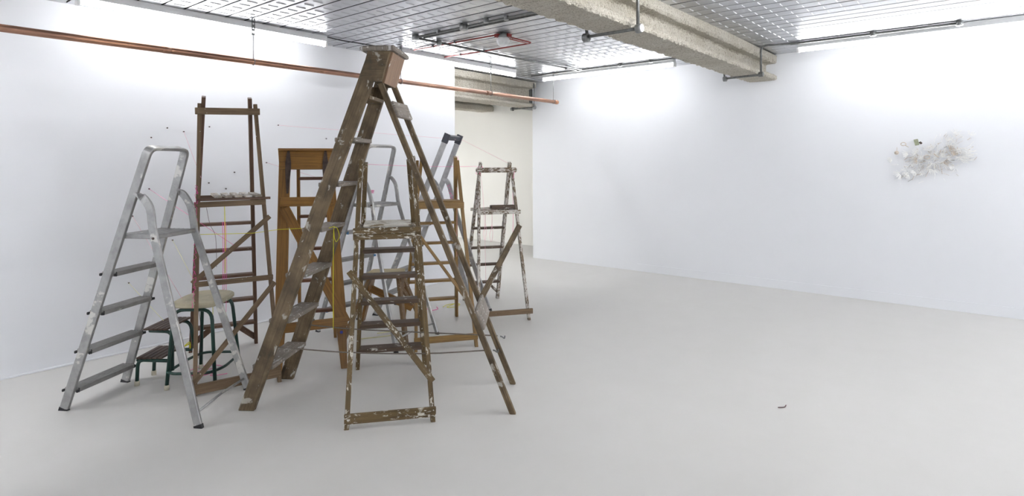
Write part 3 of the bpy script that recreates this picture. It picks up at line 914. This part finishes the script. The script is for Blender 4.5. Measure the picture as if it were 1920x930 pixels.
part_bar('brace', M['wood_paint'], t, (-.262, .295, .895), (.262, .050, .228), .014, .038, (0, 1, -.36), .003)

# --- yellow brown ladder
t = thing('wooden_stepladder', 'light yellow brown wooden ladder with a plain platform, behind the tall ladder\'s back legs', 'ladder', (3.506, 3.622, 0), -35.38)
Q3 = lambda z: .36 * z
R3 = lambda z: 1.04 - .335 * z
part_bar('front_leg', M['wood_yellow'], t, (-.260, 0, 0), (-.180, Q3(1.62), 1.62), .030, .026, (0, 1, 0), .003, flat=(True, False))
part_bar('front_leg', M['wood_yellow'], t, (.262, 0, 0), (.202, Q3(1.62), 1.62), .030, .030, (0, 1, 0), .003, flat=(True, False))
part_bar('rear_stile', M['wood_yellow'], t, (-.274, R3(0), 0), (-.150, R3(1.63), 1.63), .052, .026, (0, 1, 0), .003, flat=(True, False))
part_bar('rear_stile', M['wood_yellow'], t, (.266, R3(0), 0), (.166, R3(1.655), 1.655), .052, .030, (0, 1, 0), .003, flat=(True, False))
tread_set(t, M['wood_yellow'], (.212, .412, .600, .812, 1.015), lambda z: -.266 + .074 * z, lambda z: .258 - .060 * z, R3, .085, .022)
part_bar('platform_frame', M['wood_yellow'], t, (-.222, .405, 1.205), (.232, .405, 1.205), .024, .058, (0, 1, 0), .003)
for s in (-.19, .19): part_bar('platform_frame', M['wood_yellow'], t, (s, .42, 1.21), (s, .66, 1.21), .022, .04, (1, 0, 0), .003)
part_bar('platform_board', M['wood_yellow'], t, (-.195, .530, 1.240), (.205, .530, 1.240), .235, .016, (0, 1, 0), .003)
part_bar('bottom_rail', M['wood_yellow'], t, (-.275, -.004, .092), (.275, -.004, .092), .020, .055, (0, 1, 0), .003)
part_bar('brace', M['wood_yellow'], t, (-.205, .318, .965), (.190, .115, .400), .014, .026, (0, 1, -.36), .003)

# --- white spattered ladder on the right
t = thing('wooden_stepladder', 'heavily paint-spattered ladder on the far right of the group with rounded top bar', 'ladder', (4.47, 3.789, 0), -35.11)
Q4 = lambda z: .37 * z
R4 = lambda z: 1.01 - .300 * z
part_bar('front_leg', M['wood_paint_heavy'], t, (-.262, 0, 0), (-.128, Q4(1.53), 1.53), .030, .028, (0, 1, 0), .003, flat=(True, False))
part_bar('front_leg', M['wood_paint_heavy'], t, (.262, 0, 0), (.240, Q4(1.53), 1.53), .030, .030, (0, 1, 0), .003, flat=(True, False))
part_bar('rear_stile', M['wood_paint_heavy'], t, (-.216, R4(0), 0), (-.119, R4(1.60), 1.60), .052, .030, (0, 1, 0), .003, flat=(True, False))
part_bar('rear_stile', M['wood_paint_heavy'], t, (.182, R4(0), 0), (.209, R4(1.60), 1.60), .052, .034, (0, 1, 0), .003, flat=(True, False))
tread_set(t, M['wood_paint_dark'], (.217, .432, .635, .864), lambda z: -.212 + .060 * z, lambda z: .182 + .017 * z, R4, .085, .022)
part_bar('top_bar', M['wood_paint_heavy'], t, (-.170, .535, 1.517), (.290, .535, 1.517), .050, .054, (0, 1, 0), .018)
part_bar('platform_frame', M['wood_paint_heavy'], t, (-.190, .372, 1.070), (.285, .372, 1.070), .024, .042, (0, 1, 0), .004)
part_bar('platform_frame', M['wood_paint_heavy'], t, (-.205, .67, 1.085), (.225, .67, 1.085), .024, .034, (0, 1, 0), .004)
for s in (-.16, .235): part_bar('platform_frame', M['wood_paint_heavy'], t, (s, .38, 1.075), (s, .68, 1.075), .022, .034, (1, 0, 0), .003)
part_bar('platform_board', M['wood_paint_top'], t, (-.150, .50, 1.103), (.240, .50, 1.103), .10, .020, (0, 1, 0), .004)
part_bar('platform_board', M['wood_paint_dark'], t, (-.035, .42, 1.122), (.228, .42, 1.122), .085, .040, (0, 1, 0), .006)
part_bar('bottom_rail', M['wood_red_worn'], t, (-.272, -.004, .092), (.300, -.004, .092), .020, .052, (0, 1, 0), .003)
part_bar('brace', M['wood_big'], t, (.258, .318, .93), (-.228, .062, .225), .016, .058, (0, 1, -.37), .003)
part_bar('bracket', M['wood_paint_dark'], t, (.06, R4(.2), .20), (.176, R4(.08), .085), .022, .030, (0, 1, 0), .003)
part_bar('bracket', M['wood_paint_dark'], t, (-.08, R4(.2), .20), (-.205, R4(.08), .085), .022, .030, (0, 1, 0), .003)

# ------------------------------------------------------------------ trestle stool behind the front ladder
t = thing('trestle_stool', 'small splay-legged wooden trestle with a beige top, behind the front painted ladder', 'stool', (3.183, 4.199, 0), -52.8)
bm = new_bm(); prism(bm, [V((-.165, .255, 0)), V((.215, .255, 0)), V((.150, .575, 0)), V((-.150, .535, 0))], (0, 0, .545), (0, 0, .572))
link('top_board', bm, M['wood_beige'], t)
for s, sp in ((-1, -.12), (1, .14)):
    dark = M['wood_trestle']
    part_bar('leg', dark, t, (s * .285, .005, 0), (sp, .345, .545), .085, .028, (0, 1, 0), .003, flat=(True, True))
    part_bar('leg', M['wood_orange'] if s < 0 else dark, t, (s * .30 - .03, .775, 0), (sp, .455, .545), .085, .028, (0, 1, 0), .003, flat=(True, True))
    part_bar('gusset', M['wood_orange'] if s < 0 else dark, t, (sp + s * .02, .31, .47), (sp + s * .02, .49, .47), .020, .12, (1, 0, 0), .003)
part_bar('brace', M['wood_orange'], t, (-.155, .40, .42), (.215, .60, .18), .020, .07, (0, 1, 0), .003)
part_bar('brace', dark, t, (.155, .40, .42), (.235, .70, .14), .060, .02, (0, 1, 0), .003)

# ------------------------------------------------------------------ green tubular step stool
t = thing('step_stool', 'dark green tubular step stool with cream seat and two slatted steps', 'stool', (1.746, 4.391, 0), -49.53)
def gtube(path, r=.0125, rad=.06, foot=True):
    bm = new_bm(); tube(bm, round_corners(path, rad, 5), r, 12)
    link('tube_frame', bm, M['green'], t)
def gfoot(x, y):
    bm = new_bm(); lathe(bm, [(.017, 0), (.0175, .030), (.014, .034)], (x, y, 0), 'z', 12)
    link('foot', bm, M['white_rubber'], t)
gtube([(-.170, 0, .03), (-.142, .045, .555), (.125, .045, .555), (.170, 0, .03)], rad=.075)
gtube([(-.150, .43, .03), (-.120, .40, .560), (.105, .40, .560), (.149, .431, .03)], rad=.075)
for p in ((-.170, 0), (.170, 0), (-.150, .43), (.149, .431)): gfoot(*p)
gtube([(-.165, .005, .125), (-.12, -.018, .120), (.13, -.018, .120), (.19, .10, .125), (.175, .36, .130), (.12, .425, .130), (-.12, .425, .130), (-.165, .30, .125), (-.165, .005, .125)], .010, .06)
gtube([(-.432, .087, .03), (-.425, .087, .185), (-.160, .060, .185)], rad=.05)
gtube([(-.437, .300, .03), (-.430, .300, .185), (-.160, .320, .185)], rad=.05)
gfoot(-.432, .087); gfoot(-.437, .300)
gtube([(-.335, .085, .395), (-.165, .06, .395), (-.158, .05, .12)], rad=.05)
gtube([(-.350, .345, .395), (-.185, .345, .395), (-.150, .335, .19)], rad=.06)
gtube([(-.335, .085, .395), (-.340, .345, .395)], rad=.01)
gtube([(-.425, .087, .183), (-.425, .300, .183)], rad=.01)
def slat_step(s0, s1, a0, a1, z):
    n = 5
    for i in range(n):
        x = s0 + (s1 - s0) * (i + .5) / n
        part_bar('step_slat', M['wood_step'], t, (x, a0, z), (x, a1, z), abs(s1 - s0) / n - .004, .013, (1, 0, 0), .003)
slat_step(-.425, -.235, .060, .340, .204)
slat_step(-.365, -.190, .045, .375, .414)
bm = new_bm()
pts = [(-.185, .13), (-.16, .045), (-.06, .012), (.07, .020), (.135, .07), (.145, .22), (.125, .40), (.06, .475), (-.05, .50), (-.165, .46), (-.20, .30)]
sm = smooth_path([(x, y, 0) for x, y in pts], 3, True)
c = V((-.02, .25, 0))
rows = [[bm.verts.new(c + (p - c) * k + V((0, 0, z))) for p in sm] for k, z in ((.96, .568), (1.0, .576), (1.0, .592), (.94, .603), (.55, .607))]
n = len(sm)
for a in range(len(rows) - 1):
    for i in range(n):
        bm.faces.new((rows[a][i], rows[a][(i + 1) % n], rows[a + 1][(i + 1) % n], rows[a + 1][i]))
bm.faces.new(list(reversed(rows[0]))); bm.faces.new(rows[-1])
link('seat', bm, M['seat_paint'], t)

# ------------------------------------------------------------------ strings, threads and nails
def string(label, pts, r, mat, sag=0.0, cat='string', name='string'):
    P = [V(p) for p in pts]
    if len(P) == 2 and sag:
        P = [P[0] + (P[1] - P[0]) * k / 8 - V((0, 0, sag * 4 * (k / 8) * (1 - k / 8))) for k in range(9)]
    bm = new_bm(); tube(bm, P, r, 6)
    return tag(link(name, bm, M[mat]), label, cat)
nails = [(1.936, 1.831), (2.065, 1.92), (2.202, 1.892), (2.427, 1.946), (1.918, 1.383), (2.66, 1.516), (2.42, 1.42), (2.578, 1.359), (2.984, 1.608), (3.112, 1.993), (3.672, 1.871), (1.79, 1.155), (2.105, .917), (1.76, .59)]
nail_labels = ['small dark nail in the white wall just above the aluminium handrail loop', 'bare dark nail in the wall, highest of those above the leftmost aluminium ladder',
 'dark nail in the wall left of the tall red-brown ladder, pale pink thread tied on', 'dark nail in the wall, seen inside the open top of the tall red-brown ladder',
 'dark nail seen inside the aluminium handrail loop, pink thread slanting right from it', 'nail seen between the uprights of the tall red-brown ladder, highest above the slatted platform',
 'nail just above the slatted platform, near its left end', 'nail just above the slatted platform, near its middle',
 'nail between the tall red-brown ladder and the orange ladder, pale thread tied on', 'nail high on the wall above the orange ladder, long pale pink thread tied on',
 'nail in the wall just behind the left edge of the tallest ladder', 'nail in the wall behind the left rail of the leftmost aluminium ladder',
 'nail seen under the platform of the leftmost aluminium ladder, yellow thread tied on', 'lowest nail, seen between the two middle treads of the leftmost aluminium ladder']
bm = new_bm(); lathe(bm, [(.0022, .022), (.0022, 0), (.0065, 0), (.0065, -.003)], (0, 0, 0), 'y', 8)
n0 = link('nail', bm, M['iron'])
for i, (x, z) in enumerate(nails):
    o = n0 if i == 0 else n0.copy()
    if i: COL.objects.link(o)
    o.location = (x, LY - .020, z)
    tag(o, nail_labels[i], 'nail', 'nails in the left wall')
N_ = lambda i: (nails[i][0], LY - .02, nails[i][1])
TH, TT = .0021, .0012
string('bright yellow string stretched from the tall red-brown ladder to the tallest ladder', [(1.781, 4.397, 1.094), (2.132, 4.251, 1.082), (2.427, 4.425, 1.070), (2.574, 4.322, 1.073), (2.249, 3.446, 1.165), (2.300, 3.46, 1.170), (2.321, 3.50, 1.155)], TH, 'yellow')
string('bright yellow string hanging straight down from a step of the tallest ladder', [(2.321, 3.50, 1.155), (2.325, 3.512, 1.0), (2.328, 3.520, .75), (2.326, 3.518, .50), (2.328, 3.522, .455)], TH * 1.1, 'yellow')
string('yellow loop of string knotted at the tallest ladder', smooth_path([(2.321, 3.50, 1.158), (2.36, 3.52, 1.15), (2.385, 3.53, 1.09), (2.355, 3.52, 1.055), (2.333, 3.51, 1.085), (2.325, 3.505, 1.13)], 4), TH, 'yellow')
string('pink thread from a wall nail to the diagonal brace of the tall red-brown ladder', [N_(4), (1.996, 4.275, 1.007)], TT, 'pink')
string('pink thread running down from a nail to the left leg of the tall red-brown ladder', [N_(2), (1.84, 4.44, 1.499)], TT, 'pink_pale')
string('pink thread running from the wall down to the cream stool seat', [N_(11), (1.74, 4.52, .625)], TT, 'pink_pale')
string('pale yellow thread slanting from the wall to the tall red-brown ladder leg', [N_(12), (1.752, 4.356, .78)], TT * 1.3, 'yellow_pale')
string('pale yellow thread slanting from a low nail down to the step stool', [N_(13), (1.688, 4.72, .445)], TT * 1.3, 'yellow_pale')
wr = []
for i in range(90):
    f = i / 89 + rnd.uniform(-.03, .03)
    b = V((1.814, 4.45, 1.453)) + (V((1.738, 4.325, .60)) - V((1.814, 4.45, 1.453))) * f
    a = rnd.uniform(0, 6.28)
    wr.append(b + V((.011 * math.cos(a), .011 * math.sin(a), 0)))
string('tangled neon pink string wound down the left leg of the tall red-brown ladder', wr, TT, 'pink')
string('yellow string hanging from the slatted platform of the tall red-brown ladder', [(1.983, 4.387, 1.29), (1.987, 4.385, 1.07), (1.985, 4.386, .79)], TH * 1.3, 'yellow')
string('neon pink string hanging doubled from the top step of the tall red-brown ladder', [(2.15, 4.79, 1.13), (2.153, 4.79, .88), (2.15, 4.79, .565), (2.165, 4.79, .60), (2.163, 4.79, 1.13)], TH, 'pink')
string('neon pink string hanging beside the doubled one, down to the floor', [(2.175, 4.785, 1.12), (2.178, 4.785, .75), (2.172, 4.785, .40)], TT * 1.3, 'pink')
string('thin dark thread hanging in a curve under the slatted platform', smooth_path([(1.877, 4.44, 1.28), (1.90, 4.44, 1.16), (1.938, 4.44, 1.073), (1.947, 4.44, .95), (1.947, 4.44, .835)], 4), TT * 1.2, 'darkthread')
string('dark thread loop hanging behind the step stool seat', smooth_path([(1.86, 4.57, .55), (1.875, 4.57, .50), (1.885, 4.57, .40), (1.88, 4.57, .25), (1.87, 4.57, .15)], 4), TT * 1.5, 'darkthread')
string('yellow string hanging under the cream stool seat', [(1.945, 4.50, .55), (1.945, 4.50, .30), (1.94, 4.50, .20)], TH, 'yellow')
string('pink thread hanging beside the stool legs to the floor', [(1.83, 4.52, .54), (1.83, 4.52, .30), (1.832, 4.525, .004)], TH, 'pink')
string('tangle of neon pink string lying on the floor under the step stool', smooth_path([(1.80, 4.62, .004), (1.95, 4.72, .004), (2.05, 4.66, .005), (1.92, 4.60, .004), (1.84, 4.74, .006), (2.0, 4.82, .004), (2.10, 4.70, .004), (1.95, 4.56, .004), (2.05, 4.50, .004)], 5), TH, 'pink')
string('tiny yellow string knot on the green step tube', smooth_path([(1.835, 4.632, .235), (1.85, 4.67, .245), (1.82, 4.69, .23), (1.86, 4.70, .25), (1.84, 4.64, .22)], 4), .004, 'yellow')
string('pale pink thread high across to the black-capped aluminium ladder', [N_(9), (4.356, 4.343, 1.845)], TT, 'pink_pale')
string('pale pink thread from the wall to the rounded aluminium handrail', [N_(8), (3.316, 4.42, 1.325)], TT, 'pink_pale')
string('pink thread between the rounded aluminium handrail and the spattered right ladder', [(3.248, 4.365, 1.589), (4.673, 4.340, 1.559)], TT, 'pink', .01)
string('pink thread from the black-capped ladder down to the spattered right ladder', [(4.478, 4.43, 1.865), (4.992, 4.12, 1.575)], TT, 'pink_pale')
string('pink thread hanging down beside the yellow brown ladder', [(3.985, 3.965, 1.524), (3.985, 3.965, 1.2), (3.985, 3.97, .70)], TT * 1.2, 'pink_pale')
string('pink string wrapped round the top bar of the spattered right ladder', smooth_path([V((4.66, 4.30, 1.56)), V((4.665, 4.29, 1.48)), V((4.68, 4.36, 1.48)), V((4.69, 4.33, 1.56)), V((4.70, 4.27, 1.49)), V((4.72, 4.31, 1.56)), V((4.73, 4.26, 1.49))], 3), TH, 'pink')
string('pink string trailing down the left leg of the spattered right ladder', smooth_path([(4.665, 4.28, 1.49), (4.62, 4.20, 1.20), (4.535, 4.105, .85), (4.45, 4.02, .60), (4.40, 3.97, .40)], 4), TT, 'pink_pale')
string('pink string hanging from the right end of the spattered ladder top bar', smooth_path([(4.975, 4.06, 1.50), (4.955, 4.07, 1.35), (4.94, 4.05, 1.1), (4.92, 4.04, .80)], 4), TT * 1.5, 'pink')
for x, y, z0, z1, lab in ((4.70, 4.24, 1.05, .76, 'left thin pink loop hanging under the spattered ladder platform'), (4.76, 4.20, 1.05, .74, 'right thin pink loop hanging under the spattered ladder platform')):
    string(lab, smooth_path([(x, y, z0), (x - .01, y, (z0 + z1) / 2), (x - .03, y + .01, z1 + .08), (x - .015, y, z1), (x + .01, y, z1 + .08), (x, y, (z0 + z1) / 2 + .03)], 4), TT * 1.4, 'pink_pale')
string('small pink and yellow coil of string on the floor behind the yellow brown ladder', smooth_path([(4.50, 4.70, .004), (4.62, 4.74, .004), (4.72, 4.66, .004), (4.60, 4.60, .004), (4.52, 4.66, .005), (4.66, 4.70, .004)], 5), .003, 'yellow')
string('pink scribble of string on the floor behind the yellow brown ladder', smooth_path([(4.28, 4.80, .004), (4.36, 4.74, .004), (4.30, 4.70, .004), (4.40, 4.68, .004), (4.46, 4.76, .004)], 5), .003, 'pink')
string('greenish yellow string lying on the floor under the trestle stool', smooth_path([(3.20, 4.45, .004), (3.35, 4.36, .004), (3.50, 4.30, .004), (3.58, 4.38, .004), (3.42, 4.46, .004)], 5), .004, 'yellow_pale')
wr = []
for i in range(16):
    a = i * 2.2
    wr.append(V((4.40, 4.375, 1.66)) + V((.02 * math.cos(a), .035 * math.sin(a), -.012 * i)))
string('pink string knotted round a stile of the black-capped aluminium ladder', wr, TH, 'pink')
wr = []
for i in range(34):
    a = i * 2.3
    f = i / 33
    wr.append(V((4.457, 4.56, 1.37)) + V((.030, -.045, -.20)) * f + V((.022 * math.cos(a), .022 * math.sin(a), rnd.uniform(-.01, .01))))
string('thick neon pink winding of string on the curved leg of the black-capped aluminium ladder', wr, .0035, 'pink')
for (x, y, z, lab) in ((3.36, 4.45, 1.32, 'pink knot of string on the right rail of the rounded handrail ladder'), ):
    wr = [V((x, y, z)) + V((.02 * math.cos(i * 2.0), .02 * math.sin(i * 2.0), .004 * i)) for i in range(9)]
    string(lab, wr, TH, 'pink')

# ------------------------------------------------------------------ sculpture on the right wall
art = thing('wall_sculpture', 'delicate cluster of off-white fragments and twigs mounted on the right wall', 'sculpture', (RX, .50, 1.62))
r = random.Random(11)
def in_cloud():
    while True:
        y = r.gauss(0, .17); z = r.gauss(0, .105) - y * .25
        if abs(y) < .38 and abs(z) < .28: return y, z
def frag(bm, y, z, L, w, ang, depth, lift):
    d = V((-.35 * lift, math.cos(ang), math.sin(ang))).normalized()
    p = V((-depth, y, z))
    bar(bm, p - d * L / 2, p + d * L / 2, w, w * .5, (1, 0, 0), 0)
bms = {k: new_bm() for k in ('art_white', 'art_tan', 'art_grey')}
for i in range(260):
    y, z = in_cloud()
    a = math.atan2(z + .03, y) + r.gauss(0, .45)
    mk = r.choices(('art_white', 'art_tan', 'art_grey'), (62, 34, 4))[0]
    frag(bms[mk], y, z, r.uniform(.02, .07), r.uniform(.003, .009), a, r.uniform(.004, .014), r.uniform(-.4, .4))
# rosettes and fans of thin petals
for i in range(46):
    cy, cz = in_cloud()
    R = r.uniform(.03, .075)
    dep = r.uniform(.006, .022)
    n = r.randint(6, 11)
    a0, a1 = (0, 2 * math.pi) if R < .045 else (lambda q: (q, q + r.uniform(1.6, 3.2)))(math.atan2(cz, cy) - 1.2)
    mk = 'art_tan' if r.random() < .14 else 'art_white'
    for j in range(n):
        a = a0 + (a1 - a0) * j / n + r.uniform(-.08, .08)
        rr = R * r.uniform(.75, 1.1)
        d = V((-.25, math.cos(a), math.sin(a))).normalized()
        p = V((-dep, cy, cz)) + d * rr * .6
        bar(bms[mk], p - d * rr * .4, p + d * rr * .4, r.uniform(.0028, .0055), .003, (0, -math.sin(a), math.cos(a)), 0)
for i in range(60):
    q = r.uniform(-.5, .5)
    L = r.uniform(.04, .075)
    p = V((-.02, -.25 + r.uniform(-.06, .06), .04 + r.uniform(-.07, .07)))
    d = V((-.15, -math.cos(q), math.sin(q) + .15)).normalized()
    bar(bms['art_white'], p, p + d * L, .006, .003, (0, 0, 1), 0)
for k2, bmx in bms.items():
    tag(link('fragment', bmx, M[k2], art), kind='stuff')
# pins that hold it to the wall
bm = new_bm()
for i in range(14):
    y, z = in_cloud()
    bar(bm, (0, y, z), (-.035, y, z), .002, .002, (0, 0, 1), 0)
tag(link('mounting_pin', bm, M['art_grey'], art), kind='stuff')
bm = new_bm(); bar(bm, (-.03, .150, .215), (-.045, .135, .150), .040, .010, (0, 1, 0), .002); tag(link('card_tag', bm, M['art_green'], art), 'pale green upright card tag')
bm = new_bm(); bar(bm, (-.04, .115, .185), (-.05, .095, .165), .022, .010, (0, 1, 0), .004); tag(link('dark_chip', bm, M['iron'], art), 'small dark chip')
bm = new_bm(); tube(bm, [(-.04, .262 + .024 * math.cos(a), .165 + .018 * math.sin(a)) for a in [i * math.pi / 8 for i in range(17)]], .004, 6); link('ring', bm, M['art_tan'], art)
bm = new_bm(); bar(bm, (-.035, .245, .150), (-.035, .215, .130), .008, .006, (1, 0, 0), 0); link('ring_stem', bm, M['art_tan'], art)
bm = new_bm(); lathe(bm, [(.004, -.05), (.022, -.04), (.018, -.015), (.004, -.008)], (0, .325, .070), 'x', 9); link('shell', bm, M['art_tan'], art)
bm = new_bm(); bar(bm, (-.035, .325, .075), (-.035, .322, .13), .005, .004, (1, 0, 0), 0); link('spike', bm, M['art_tan'], art)
bm = new_bm(); bar(bm, (-.05, -.01, .055), (-.05, -.055, .015), .012, .008, (1, 0, 0), .001); link('twig', bm, M['art_tan'], art)
bm = new_bm(); tube(bm, [(-.04, .05 + .026 * math.cos(a), .02 + .020 * math.sin(a)) for a in [i * math.pi / 8 for i in range(17)]], .004, 6); link('ring', bm, M['art_tan'], art)

# small dark mark like a scrap on the floor
bm = new_bm(); tube(bm, smooth_path([(4.02, 1.08, .003), (4.05, 1.05, .003), (4.09, 1.05, .003)], 4), .003, 6)
tag(link('floor_scrap', bm, M['darkthread']), 'tiny dark scrap of thread on the empty floor at right', 'scrap')
